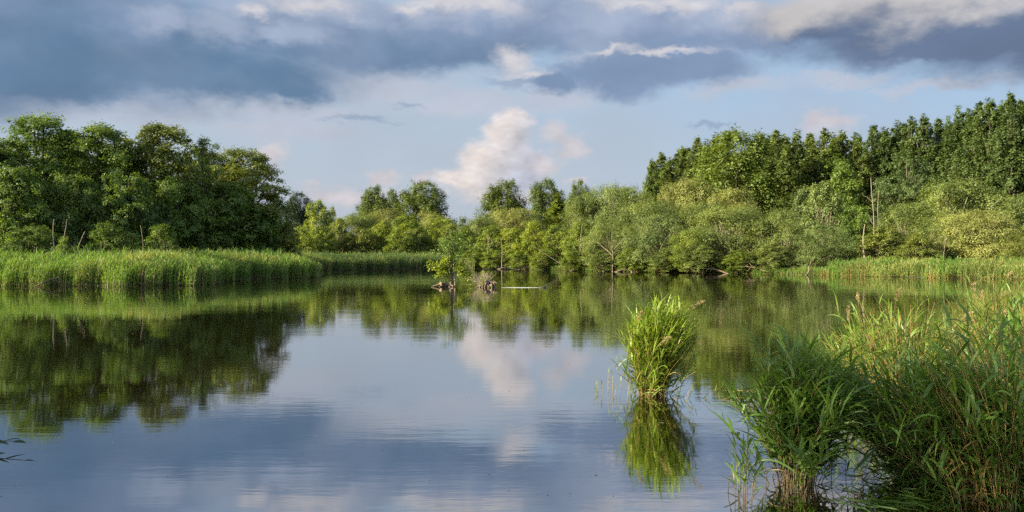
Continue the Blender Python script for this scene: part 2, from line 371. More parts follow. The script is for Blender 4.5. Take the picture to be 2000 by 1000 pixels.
# ------------------------------------------------------------------ trees
def crown(kind, H, W, seed, n_clump, sprays, per, leaf, aspect, base=.1, flat=.7, shell=.55):
    """crown of leaf sprays grouped in clumps, and the trunk with the limbs that carry the clumps"""
    rng = np.random.default_rng(seed); buf = Buf(); wood = Buf(); limb = Buf()
    lob_d = unit(rng.normal(size=(9, 3)) * np.array([1, 1, .8])); lob_a = rng.uniform(-.28, .25, 9)
    cs = []
    tries = 0
    while len(cs) < n_clump and tries < 20000:
        tries += 1
        t = rng.uniform(0, 1); a = rng.uniform(0, 2 * math.pi)
        if kind == 'alder': r = (math.sin(math.pi * (t * .80 + .16))) ** .75
        elif kind == 'poplar': r = min(1, .4 + t * 2.2) * (1 - t ** 2.8) ** .85
        elif kind == 'broad': r = min(1, .5 + t * 2.0) * (1 - t ** 3.4) ** .6
        elif kind == 'willow': r = (1 - t ** 2.2) ** .62 * min(1, .72 + t * 1.2)
        else: r = (1 - t ** 2) ** .55
        if rng.uniform() > max(r, .25): continue
        rr = (rng.uniform(shell, 1)) if rng.uniform() < .85 else rng.uniform(.1, shell)
        d = np.array([math.cos(a), math.sin(a), (t - .5) * (1.6 if kind != 'poplar' else 4.0)]); d /= np.linalg.norm(d)
        k = 1 + (np.clip((lob_d @ d - .55) / .45, 0, 1) * lob_a).sum()
        p = np.array([math.cos(a) * r * rr * W / 2 * k, math.sin(a) * r * rr * W / 2 * k, H * (base + (1 - base) * t * (.9 + .1 * k))])
        cs.append(p)
    cs = np.array(cs)
    R0 = W * dict(poplar=.07, broad=.085, alder=.088, willow=.155).get(kind, .115)
    rc = R0 * rng.uniform(.65, 1.45, len(cs))
    if kind in ('poplar', 'broad'): rc *= 1 - .35 * np.clip(cs[:, 2] / H, 0, 1) ** 4
    cs[:, 2] = np.minimum(cs[:, 2], H - rc * .55)
    for c, r in zip(cs, rc):
        nS = max(4, int(sprays * (r / R0) ** 1.6))
        dr = unit(rng.normal(size=(nS, 3))); dr[:, 2] = np.where(dr[:, 2] < -.3, -dr[:, 2], dr[:, 2])
        z = 2.0 if kind in ('poplar', 'broad') else flat
        sc_ = c + dr * np.array([1, 1, z]) * r * rng.uniform(.45, 1.05, (nS, 1))
        sr = r * rng.uniform(.22, .42, nS) * (1.5 if kind in ('poplar', 'broad') else .72 if kind == 'willow' else 1)
        nL = per
        off = rng.normal(size=(nS, nL, 3)) * np.array([1, 1, .75 if kind not in ('poplar', 'broad') else 1.3]) * .62
        if kind == 'willow': off[..., 2] -= np.abs(rng.normal(size=(nS, nL))) * .35
        pos = (sc_[:, None] + off * sr[:, None, None]).reshape(-1, 3)
        out = np.repeat(unit(sc_ - c), nL, 0)
        nrm = out * .9 + np.array([0, 0, .55]) + rng.normal(size=pos.shape) * .45
        ax = None
        if kind == 'willow': ax = out * .8 + np.array([0, 0, -.5])
        keep = pos[:, 2] > .15
        pos, nrm = pos[keep], nrm[keep]
        if ax is not None: ax = ax[keep]
        leaves(buf, pos, nrm, leaf * rng.uniform(.6, 1.3, len(pos)), aspect, rng, 0, ax)
    # wood
    rt = H * (.013 if kind in ('poplar', 'broad') else .016)
    if kind in ('willow', 'bush'):
        ns = 6 if kind == 'willow' else 5
        for i in range(ns):
            a = i * 2 * math.pi / ns + rng.uniform(-.4, .4); lean = rng.uniform(.12, .36) * W
            s = np.linspace(0, 1, 7)[:, None]
            pts = np.concatenate([np.cos(a) * lean * s ** 1.2 + rng.normal(size=(7, 1)) * .05 * s * W * .4, np.sin(a) * lean * s ** 1.2 + rng.normal(size=(7, 1)) * .05 * s * W * .4, H * .78 * s ** .85], 1)
            pts[0] += (math.cos(a) * .2, math.sin(a) * .2, -.5)
            tube(wood, pts, rt * np.linspace(.9, .2, 7), 6)
    else:
        s = np.linspace(0, 1, 9)[:, None]
        pts = np.concatenate([np.cumsum(rng.normal(size=(9, 2)) * W * .012, 0) * s, H * .95 * s], 1); pts[0, 2] = -.5
        tube(wood, pts, rt * np.linspace(1.15, .15, 9), 8)
    order = rng.permutation(len(cs))[:min(len(cs), 46)]
    for i in order:
        c = cs[i]; z0 = max(.08 * H, c[2] * rng.uniform(.5, .82)) if kind not in ('willow', 'bush') else c[2] * rng.uniform(.25, .6)
        q = np.array([0, 0, z0]) if kind not in ('willow', 'bush') else np.array([c[0] * .35, c[1] * .35, z0])
        s = np.linspace(0, 1, 6)[:, None]
        mid_ = (q + c) / 2 + np.array([0, 0, (.08 if kind != 'willow' else .14) * np.linalg.norm(c - q)]) + rng.normal(size=3) * .05 * np.linalg.norm(c - q)
        pts = (1 - s) ** 2 * q + 2 * s * (1 - s) * mid_ + s ** 2 * c
        tube(limb, pts, rt * np.linspace(.42, .10, 6), 5)
        for _ in range(2):
            e = c + unit(rng.normal(size=3)) * rc[i] * .95; pp = np.linspace(0, 1, 4)[:, None]
            tube(limb, pts[4] + (e - pts[4]) * pp + rng.normal(size=(4, 3)) * .03 * rc[i], rt * np.linspace(.14, .05, 4), 4)
    return buf, wood, limb
SPEC = dict(   #        H   W  clumps sprays per leaf aspect base flat shell
    alder=('alder', 14, 9.5, 230, 11, 18, .21, 1.5, .03, .8, .5),
    lowalder=('alder', 8, 9, 190, 11, 18, .21, 1.5, .0, .85, .5),
    sparse=('alder', 13, 6.0, 44, 9, 12, .17, 1.5, .25, .6, .4),
    poplar=('poplar', 25, 6.5, 640, 5, 17, .24, 1.4, .08, .8, .3),
    broad=('broad', 23, 13, 270, 13, 18, .33, 1.35, .06, .8, .5),
    willow=('willow', 9.5, 11, 72, 34, 20, .22, 2.5, .0, .85, .70),
    bush=('bush', 7, 6, 90, 13, 17, .22, 1.8, .0, 1.25, .5),
)
TRUNK = dict(alder='bark', lowalder='bark', sparse='bark', poplar='bark', broad='bark', willow='bark_pale', bush='bark_pale')
LIB = {}
def lib(kind, n):
    if (kind, n) not in LIB:
        k, H, W, nc, sp, per, lf, asp, bs, fl, sh = SPEC[kind]
        b, w, li = crown(k, H, W, 100 * n + sum(map(ord, kind)), nc, sp, per, lf, asp, bs, fl, sh)
        LIB[(kind, n)] = (b.mesh(kind + '_crown', [M['bush']]), (w.mesh(kind + '_trunk', [M[TRUNK[kind]]], True), li.mesh(kind + '_limbs', [M[TRUNK[kind]]], True)), H, W)
    return LIB[(kind, n)]
trng = random.Random(11)
def tree(name, cat, kind, n, px, top, d, wpx, mat, label, group, bark=None, z0=.3):
    """px/top: where the crown stands and ends in the photograph, d: metres from the viewpoint"""
    cm, tm, H, W = lib(kind, n)
    x = (px - 1000) / FPX * d; h = CAM_H + (HOR - top) / FPX * d - z0; w = wpx / FPX * d
    return plant_tree(name, cat, cm, tm, H, W, x, d, h, w, mat, label, group, bark, z0)
def plant_tree(name, cat, cm, tm, H, W, x, y, h, w, mat, label, group, bark=None, z0=.3):
    root = empty(name, (x, y, z0), trng.uniform(0, 6.283)); prop(root, label, cat, group)
    sxy = w / (W * .86); root.scale = (sxy, sxy, h / (H * 1.0))
    cr = link('crown', cm, root); cr.material_slots[0].link = 'OBJECT'; cr.material_slots[0].material = M[mat]
    tr = link('trunk', tm[0], root); link('limbs', tm[1], tr)
    return root
LEFT = 'trees of the dark wood on the left bank'
for a in [
    ('alder', 0, 70, 226, 84, 190, 'alder', 'tallest dark tree of the left wood, its crown spreading against the sky'),
    ('alder', 1, -40, 250, 80, 150, 'alder', 'dark tree cut off by the left edge of the picture'),
    ('alder', 2, 195, 246, 86, 185, 'alder_green', 'fresh green tree in the left wood, second hump of its skyline'),
    ('alder', 3, 322, 248, 88, 165, 'alder_olive', 'olive tree with an irregular pointed top in mid left wood'),
    ('sparse', 1, 398, 268, 90, 84, 'alder', 'thin see-through tree top between the olive tree and the rounded end tree'),
    ('alder', 0, 484, 293, 96, 165, 'alder_olive', 'rounded olive tree with bare limbs at the right end of the left wood'),
    ('alder', 3, 128, 262, 94, 130, 'alder_green', 'green tree filling the dip right of the tallest left tree'),
    ('alder', 1, 262, 262, 95, 130, 'alder_olive', 'olive tree filling the dip left of the pointed olive tree'),
    ('lowalder', 2, 30, 335, 76, 140, 'alder', 'low dark tree behind the reeds at the far left'),
    ('lowalder', 1, 135, 345, 78, 120, 'alder_green', 'bright green lower tree just right of the pale snags'),
    ('lowalder', 0, 245, 338, 80, 140, 'alder', 'low dark tree in the middle front of the left wood'),
    ('lowalder', 3, 345, 352, 84, 130, 'alder', 'low dark tree under the olive pointed tree'),
    ('lowalder', 2, 440, 362, 90, 150, 'alder', 'low dark bushy tree in front of the rounded end tree'),
    ('alder', 2, -150, 240, 80, 170, 'alder', 'dark tree of the left wood just outside the left edge'),
    ('alder', 3, -280, 235, 77, 170, 'alder_olive', 'olive tree of the left wood outside the left edge'),
    ('alder', 0, -400, 225, 75, 170, 'alder', 'last dark tree of the left wood outside the left edge'),
    ('alder', 2, 165, 268, 103, 170, 'alder', 'dark back tree between the tallest tree and the fresh green one'),
    ('alder', 1, 375, 280, 103, 150, 'alder', 'dark back tree behind the see-through tree top'),
    ('alder', 0, 435, 302, 104, 130, 'alder_olive', 'olive back tree left of the rounded end tree'),
    ('lowalder', 1, 528, 412, 98, 74, 'alder_olive', 'lowest olive tree where the left wood falls away to the right'),
]:
    tree('alder_tree', 'tree', *a[:7], a[7], LEFT)
for a in [
    ('bush', 0, 318, 445, 71, 62, 'alder_green', 'small pale green shrub behind the left reeds in front of the dark wood'),
    ('bush', 1, 125, 468, 64, 34, 'alder_green', 'tiny bright green shrub at the foot of the pale snags'),
    ('bush', 2, 225, 440, 68, 90, 'alder', 'dark undergrowth bush in the left wood above the sunlit reeds'),
    ('bush', 3, 60, 440, 66, 100, 'alder', 'dark undergrowth bush in the far left wood'),
    ('bush', 0, 400, 440, 87, 100, 'alder', 'dark undergrowth bush below the see-through tree top'),
    ('bush', 2, 490, 435, 92, 110, 'alder', 'dark undergrowth bush below the rounded end tree'),
    ('bush', 3, 563, 455, 100, 50, 'alder_olive', 'last small olive shrub at the right end of the left wood'),
]:
    tree('undergrowth_shrub', 'shrub', *a[:7], a[7], 'undergrowth of the left wood')
FARC = 'far trees standing above the bushes'
for a in [
    ('broad', 0, 582, 380, 200, 66, 'dark', 'dark blue-green round tree behind the end of the left wood'),
    ('broad', 1, 728, 366, 290, 76, 'poplar', 'loose many-headed far tree left of the dome-shaped one'),
    ('broad', 2, 768, 372, 288, 36, 'poplar', 'slim far tree touching the left side of the dome-shaped one'),
    ('broad', 0, 828, 359, 285, 108, 'poplar', 'dome-shaped far tree on the skyline left of the gap'),
    ('broad', 1, 990, 354, 280, 92, 'poplar', 'broad far tree on the skyline right of the gap'),
    ('broad', 2, 1066, 353, 275, 80, 'poplar', 'second broad far tree right of the gap, behind the pointed green tree'),
    ('bush', 1, 905, 428, 260, 30, 'poplar_dark', 'tiny far tree standing in the gap of the skyline'),
    ('bush', 3, 868, 428, 250, 50, 'poplar_dark', 'small far tree under the right side of the dome-shaped one'),
    ('broad', 0, 1130, 357, 200, 56, 'poplar', 'narrow dark tree right of the pointed green tree'),
    ('bush', 2, 950, 420, 240, 60, 'poplar_dark', 'low far tree under the left side of the broad far tree'),
]:
    tree('far_tree', 'tree', *a[:7], a[7], FARC)
CB = 'sunny bushes on the far shore'
for a in [
    ('bush', 0, 622, 400, 158, 62, 'bush', 'tall light green bush next to the left wood'),
    ('bush', 1, 650, 412, 170, 36, 'alder_olive', 'olive bush peeping behind the tall light green bush'),
    ('willow', 0, 700, 420, 165, 90, 'willow', 'yellowish willow in front of the loose far tree'),
    ('willow', 1, 750, 412, 168, 80, 'willow_cream', 'cream-topped willow below the slim far tree'),
    ('bush', 2, 790, 425, 155, 80, 'bush', 'mid green bush left of and below the dome-shaped tree'),
    ('willow', 2, 840, 416, 165, 80, 'willow_cream', 'cream-topped willow below the dome-shaped tree'),
    ('bush', 3, 858, 424, 158, 62, 'bush_yellow', 'yellow-green bush right below the dome-shaped tree'),
    ('bush', 1, 590, 448, 136, 52, 'bush', 'bush over the reeds at the end of the left wood'),
    ('bush', 2, 628, 442, 140, 54, 'bush', 'bush over the reeds below the tall light green bush'),
    ('bush', 0, 665, 432, 144, 52, 'willow', 'dull green bush over the reeds below the yellowish willow'),
    ('bush', 3, 703, 446, 142, 58, 'alder_olive', 'olive stemmy bush over the reeds below the loose far tree'),
    ('bush', 2, 740, 434, 146, 54, 'bush_yellow', 'yellow bush over the middle of the far reeds'),
    ('bush', 1, 778, 448, 142, 52, 'bush', 'bush with a bare brown stem over the far reeds'),
    ('bush', 0, 812, 452, 144, 50, 'willow', 'low rounded dull bush over the far reeds'),
    ('bush', 3, 848, 446, 146, 56, 'bush', 'bush over the right end of the far reeds'),
    ('bush', 1, 884, 440, 143, 56, 'alder_olive', 'olive bush directly behind the islet tree'),
    ('bush', 2, 915, 446, 142, 54, 'bush', 'bush right of the islet tree below the skyline gap'),
    ('willow', 3, 945, 424, 158, 90, 'willow', 'willow left of the cream-topped willow by the gap'),
    ('willow', 4, 1005, 410, 162, 120, 'willow_cream', 'large cream-topped willow right of the skyline gap'),
    ('bush', 0, 962, 446, 136, 60, 'bush', 'shore bush above the root stump'),
    ('bush', 3, 1002, 444, 134, 60, 'bush_yellow', 'yellow-green shore bush below the large cream-topped willow'),
    ('bush', 1, 1045, 438, 131, 66, 'bush_yellow', 'yellowest shore bush left of the pointed green tree'),
    ('bush', 2, 1090, 442, 128, 64, 'bush', 'shore bush below the pointed green tree'),
    ('poplar', 3, 1090, 378, 165, 66, 'bush', 'pointed fresh green tree in front of the second broad far tree'),
    ('bush', 0, 1130, 440, 124, 58, 'bush', 'shore bush behind the reeds left of the leaning pale stem'),
]:
    tree('willow_bush' if a[0] == 'willow' else 'leafy_bush', 'bush', *a[:7], a[7], CB)
RW = 'willows massed on the right shore'
for a in [
    ('willow', 0, 1140, 385, 150, 90, 'willow', 'willow behind the narrow dark tree where the right mass begins'),
    ('willow', 1, 1195, 366, 148, 100, 'willow_grey', 'grey-green willow on the skyline left of the poplars'),
    ('willow', 2, 1245, 368, 146, 90, 'willow', 'skyline willow just left of the first poplar'),
    ('bush', 2, 1160, 378, 172, 70, 'poplar', 'dark leafy bush filling the skyline behind the first right willow'),
    ('bush', 0, 1218, 376, 176, 90, 'bush', 'fresh green bush filling the skyline behind the grey-green willow'),
    ('bush', 3, 1262, 372, 170, 60, 'poplar', 'dark leafy bush at the left foot of the poplars'),
    ('willow', 3, 1335, 348, 142, 130, 'willow_cream', 'large cream-topped willow under the poplar plantation'),
    ('willow', 4, 1425, 372, 136, 120, 'willow_cream', 'cream-topped willow in front of the bright broad poplar'),
    ('willow', 0, 1275, 395, 128, 120, 'willow', 'dull willow below the large cream-topped one'),
    ('willow', 1, 1365, 400, 126, 120, 'willow', 'willow half way up the slope between cream crowns and shore'),
    ('willow', 2, 1190, 425, 114, 110, 'willow', 'shore willow with a pale forked trunk'),
    ('willow', 3, 1275, 418, 108, 120, 'willow_grey', 'grey shore willow right of the forked trunk'),
    ('willow', 4, 1345, 452, 103, 90, 'bush', 'greener low shore willow in the middle of the right mass'),
    ('willow', 0, 1422, 404, 104, 150, 'willow', 'big rounded shore willow with a fan of pale stems'),
    ('willow', 1, 1525, 414, 100, 115, 'willow', 'rounded shore willow left of the dead birch'),
    ('willow', 2, 1612, 440, 95, 100, 'willow_grey', 'small grey willow over the low shore grass'),
    ('bush', 2, 1575, 372, 122, 70, 'willow_grey', 'grey-green bush below the shaded poplars'),
    ('bush', 1, 1642, 330, 128, 100, 'alder_green', 'bright green leafy tree rising left of the dead birch'),
    ('bush', 0, 1610, 366, 116, 80, 'willow_grey', 'silvery bush below the bright green leafy tree'),
    ('alder', 1, 1775, 305, 122, 130, 'poplar_dark', 'dark spreading tree right of the dead birch'),
    ('bush', 3, 1675, 400, 108, 70, 'alder', 'dark leafy bush left of the dead birch'),
    ('willow', 3, 1880, 348, 104, 200, 'willow', 'largest willow of the right shore, dome-shaped'),
    ('willow', 4, 1775, 400, 98, 130, 'willow', 'willow right of the dead birch above the brown scrub'),
    ('willow', 0, 1910, 414, 90, 150, 'willow_cream', 'pale leafy willow in front of the largest willow'),
    ('willow', 1, 2010, 386, 100, 120, 'willow', 'willow cut off by the right edge of the picture'),
    ('willow', 2, 1840, 430, 92, 100, 'willow', 'stemmy willow left of the pale leafy willow'),
    ('bush', 1, 1725, 445, 93, 90, 'alder_olive', 'olive brown scrub bush above the right reeds'),
    ('willow', 2, 1985, 455, 86, 90, 'alder_olive', 'olive brown scrub at the right edge above the reeds'),
    ('bush', 0, 1790, 462, 88, 70, 'alder_olive', 'small brownish scrub bush behind the right reeds'),
]:
    tree('willow_tree' if a[0] == 'willow' else 'leafy_bush', 'willow' if a[0] == 'willow' else 'bush', *a[:7], a[7], RW)
for a in [
    ('bush', 2, 1180, 490, 110, 50, 'willow', 'low bush hanging over the water at the forked willow'),
    ('bush', 3, 1235, 484, 107, 56, 'bush', 'low bush on the waterline right of the forked willow'),
    ('bush', 0, 1300, 488, 102.5, 60, 'willow', 'low waterline bush below the grey shore willow'),
    ('bush', 1, 1372, 482, 99, 64, 'willow', 'low waterline bush left of the fan-stemmed willow'),
    ('bush', 2, 1440, 490, 97.5, 60, 'bush', 'low waterline bush below the fan-stemmed willow'),
    ('bush', 3, 1510, 478, 95.5, 70, 'willow', 'willow bush drooping into the water'),
    ('bush', 0, 1120, 492, 115, 44, 'bush', 'low bright waterline bush left of the forked willow'),
    ('bush', 1, 1062, 490, 120, 44, 'bush', 'low waterline bush behind the swimming bird'),
    ('bush', 2, 1015, 492, 125, 44, 'bush', 'low waterline bush above the water streak'),
    ('bush', 3, 965, 488, 129, 46, 'bush', 'low waterline bush behind the root stump'),
    ('bush', 0, 925, 486, 133, 44, 'bush', 'low waterline bush right behind the islet tree'),
]:
    tree('waterside_bush', 'bush', *a[:7], a[7], 'low bushes along the far waterline', None, .1)
PP = 'poplars of the tall plantation on the right'
tops = [(1292, 300, 'first poplar at the left end of the plantation'), (1330, 289, 'second poplar from the left end of the plantation'),
    (1362, 272, 'third poplar from the left end of the plantation'), (1398, 263, 'poplar behind the left side of the bright broad poplar'),
    (1420, 259, 'poplar tip just above the bright broad poplar'), (1485, 261, 'poplar behind the right side of the bright broad poplar'),
    (1515, 257, 'poplar right of the bright broad poplar with a sharp tip'), (1556, 257, 'dark poplar under the gap between two skyline clouds'),
    (1610, 254, 'poplar straight below the small pink cloud'), (1645, 258, 'poplar to the right below the small pink cloud'),
    (1705, 248, 'poplar straight above the dead birch'), (1752, 240, 'poplar above the dark spreading tree'),
    (1780, 231, 'poplar tip rising above the dark spreading tree'), (1806, 227, 'poplar with a sharp tip left of the leading tall poplar'),
    (1832, 235, 'poplar in the small dip of the skyline'), (1872, 212, 'leading tall poplar with a lone pointed top'),
    (1912, 204, 'poplar right of the lone pointed top'), (1934, 196, 'second poplar left of the tallest poplar'), (1974, 186, 'tallest poplar near the right edge of the picture'), (2012, 190, 'poplar cut by the right edge of the picture')]
for i, (px, top, lb) in enumerate(tops):
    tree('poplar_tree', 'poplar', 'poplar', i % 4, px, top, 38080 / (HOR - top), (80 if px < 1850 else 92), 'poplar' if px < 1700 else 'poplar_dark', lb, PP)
mids = [(1310, 310, 'lower poplar between the first two plantation poplars'), (1535, 290, 'shaded lower poplar right of the bright broad poplar'),
    (1585, 282, 'shaded lower poplar between two dark skyline poplars'), (1628, 275, 'lit lower poplar above the bright green leafy tree'),
    (1675, 278, 'lower poplar left of the one above the dead birch'), (1730, 262, 'lower poplar right of the dead birch'), (1850, 250, 'lower poplar left below the lone pointed top'),
    (1895, 235, 'lower poplar right below the lone pointed top'), (1955, 225, 'lower poplar left below the tallest poplar'), (1995, 240, 'lower poplar at the right edge below the tallest'),
    (1840, 300, 'short dark poplar above the largest willow'), (1930, 310, 'short dark poplar right above the largest willow'), (1990, 320, 'shortest dark poplar at the right edge')]
for i, (px, top, lb) in enumerate(mids):
    d = 34500 / (HOR - min(top, 262)) * (1 if top < 290 else .98)
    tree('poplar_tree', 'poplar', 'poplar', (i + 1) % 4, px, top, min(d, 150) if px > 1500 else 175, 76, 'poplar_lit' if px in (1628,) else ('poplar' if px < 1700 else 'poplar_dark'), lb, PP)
for i, (px, top, lb) in enumerate([(1345, 292, 'back row poplar seen between the second and third from the left end'), (1380, 276, 'back row poplar left of the bright broad poplar'), (1502, 268, 'back row poplar at the right shoulder of the bright broad poplar'),
    (1534, 266, 'back row poplar left of the gap between two skyline clouds'), (1583, 264, 'back row poplar left below the small pink cloud'), (1628, 263, 'back row poplar right below the small pink cloud'), (1672, 262, 'back row poplar left above the dead birch'), (1728, 252, 'back row poplar right above the dead birch'),
    (1766, 245, 'back row poplar above the dark spreading tree'), (1853, 232, 'back row poplar left of the lone pointed top'), (1892, 216, 'back row poplar right of the lone pointed top'), (1955, 202, 'back row poplar left of the tallest poplar'), (1992, 199, 'back row poplar right of the tallest poplar')]):
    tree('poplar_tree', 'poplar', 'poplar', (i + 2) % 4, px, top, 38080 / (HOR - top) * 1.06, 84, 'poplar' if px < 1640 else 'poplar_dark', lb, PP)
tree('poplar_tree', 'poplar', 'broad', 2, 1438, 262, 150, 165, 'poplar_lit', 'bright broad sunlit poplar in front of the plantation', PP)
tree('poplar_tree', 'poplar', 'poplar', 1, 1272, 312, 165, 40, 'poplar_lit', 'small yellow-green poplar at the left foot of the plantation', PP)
# trees of the near left bank, outside the picture: they throw the shade over the near water
cm, tm, H, W = lib('alder', 0)
for i, (x, y, h, w, lb) in enumerate([(-24, -3.2, 15, 11.5, 'nearest shade tree on the left bank beside the viewpoint'), (-34, -6.2, 18, 12, 'second shade tree along the near left bank'),
        (-45, -9.6, 21, 13, 'last shade tree along the near left bank')]):
    plant_tree('alder_tree', 'tree', *lib('alder' if i == 1 else 'sparse', i % 2), x, y, h, w, 'alder', lb, 'shade trees beside the viewpoint')

# ------------------------------------------------------------------ reed beds (nobody could count the stems)
def reed_bed(name, region, n, h0, seed, mats, label, depth=6.0, lw=.05, straw=.1, pale_t=.75):
    rng = np.random.default_rng(seed); buf = Buf()
    x0, x1, y0, y1 = region
    px = rng.uniform(x0, x1, n * 14); py = rng.uniform(y0, y1, n * 14); d = pond_sd(px, py)
    edge = .75 + .55 * np.sin(px * .9 + 1.0) * np.sin(py * .8) + .5 * np.sin(px * 2.3 + py * 1.9)
    ok = (d > -edge) & (d < depth) & (rng.uniform(size=len(d)) < np.clip(1.15 - d / depth * .8, .15, 1))
    px, py, d = px[ok][:n], py[ok][:n], d[ok][:n]; N = len(px)
    cl = wob(px, py, 1.1) * .055 + wob(px, py, .35) * .035
    h = h0 * (1 + cl + rng.normal(size=N) * .10) * np.clip(.82 + d * .07, .7, 1.05)
    z = np.maximum(land_z(px, py), -.25)
    az = rng.uniform(0, 2 * math.pi, N); ln = np.abs(rng.normal(size=N)) * .09 * h
    s = np.linspace(0, 1, 4)
    P = np.stack([px[:, None] + np.cos(az)[:, None] * ln[:, None] * s ** 1.6 + .10 * h[:, None] * s ** 2, py[:, None] + np.sin(az)[:, None] * ln[:, None] * s ** 1.6, z[:, None] + h[:, None] * s], -1)
    a2 = rng.uniform(0, math.pi, N); w = .012 * (1.3 - s)
    S = np.stack([np.cos(a2), np.sin(a2), np.zeros(N)], -1)[:, None] * w[None, :, None]
    dead = (rng.uniform(size=N) < .05) | (wob(px * 1.3 + 7, py * 1.3, 1.0) + rng.normal(size=N) * .4 > 1.45)
    strawy = dead | (rng.uniform(size=N) < straw)
    ribbons(buf, P[strawy], S[strawy], 1); ribbons(buf, P[~strawy], S[~strawy], 0)
    for k in range(9):
        q = np.clip(rng.uniform(.06, 1.0, N), 0, 1); i = np.minimum((q * 3).astype(int), 2); f = (q * 3 - i)[:, None]
        ar = np.arange(N); base = P[ar, i] * (1 - f) + P[ar, i + 1] * f
        a = rng.uniform(0, 2 * math.pi, N)
        pit = rng.uniform(.85, 1.5, N) ; L_ = rng.uniform(.35, .62, N) * h / 2.2
        pale = (wob(px, py, .5) + rng.normal(size=N) * .5 > pale_t)
        for sel, mi in ((~pale & ~dead, 0), (pale & ~dead, 2), (dead, 1)):
            if sel.sum() == 0 or (mi == 1 and k > 2): continue
            blades(buf, base[sel], a[sel], pit[sel], L_[sel], rng.uniform(.6, 1.2, sel.sum()) * lw, rng.uniform(.5, 1.5, sel.sum()), 2, mi, rng)
    e = np.where(d < .5)[0][:n // 5]; ne = len(e)
    blades(buf, np.stack([px[e], py[e], np.maximum(z[e], 0) + rng.uniform(0, .12, ne)], -1), rng.uniform(0, 6.28, ne), rng.uniform(-.1, 1.2, ne), rng.uniform(.2, .7, ne), np.full(ne, .03), rng.uniform(.2, 1.4, ne), 2, 1, rng)
    return prop(link(name, buf.mesh(name, mats)), label, 'reeds', None, 'stuff')
reed_bed('reed_bed', (-62, -18, 54, 92), 28000, 1.85, 1, [M['reed'], M['straw_dark'], M['reed_pale']], 'tall green reeds fringing the left bank in front of the dark wood', 10)
reed_bed('reed_bed', (-34, -6, 92, 142), 15000, 1.95, 2, [M['reed_far'], M['straw_dark'], M['reed_pale']], 'darker far reed belt ending beside the islet tree', 7)
reed_bed('reed_bed', (34.5, 62, 55, 90), 12000, 1.38, 3, [M['reed'], M['straw'], M['reed_pale']], 'pale reeds along the right shore below the willows', 6, .05, .15, .1)
reed_bed('shore_grass', (2, 37, 84, 127), 8500, .8, 4, [M['reed'], M['straw'], M['reed_pale']], 'low grass along the far waterline under the willows', 2.0)

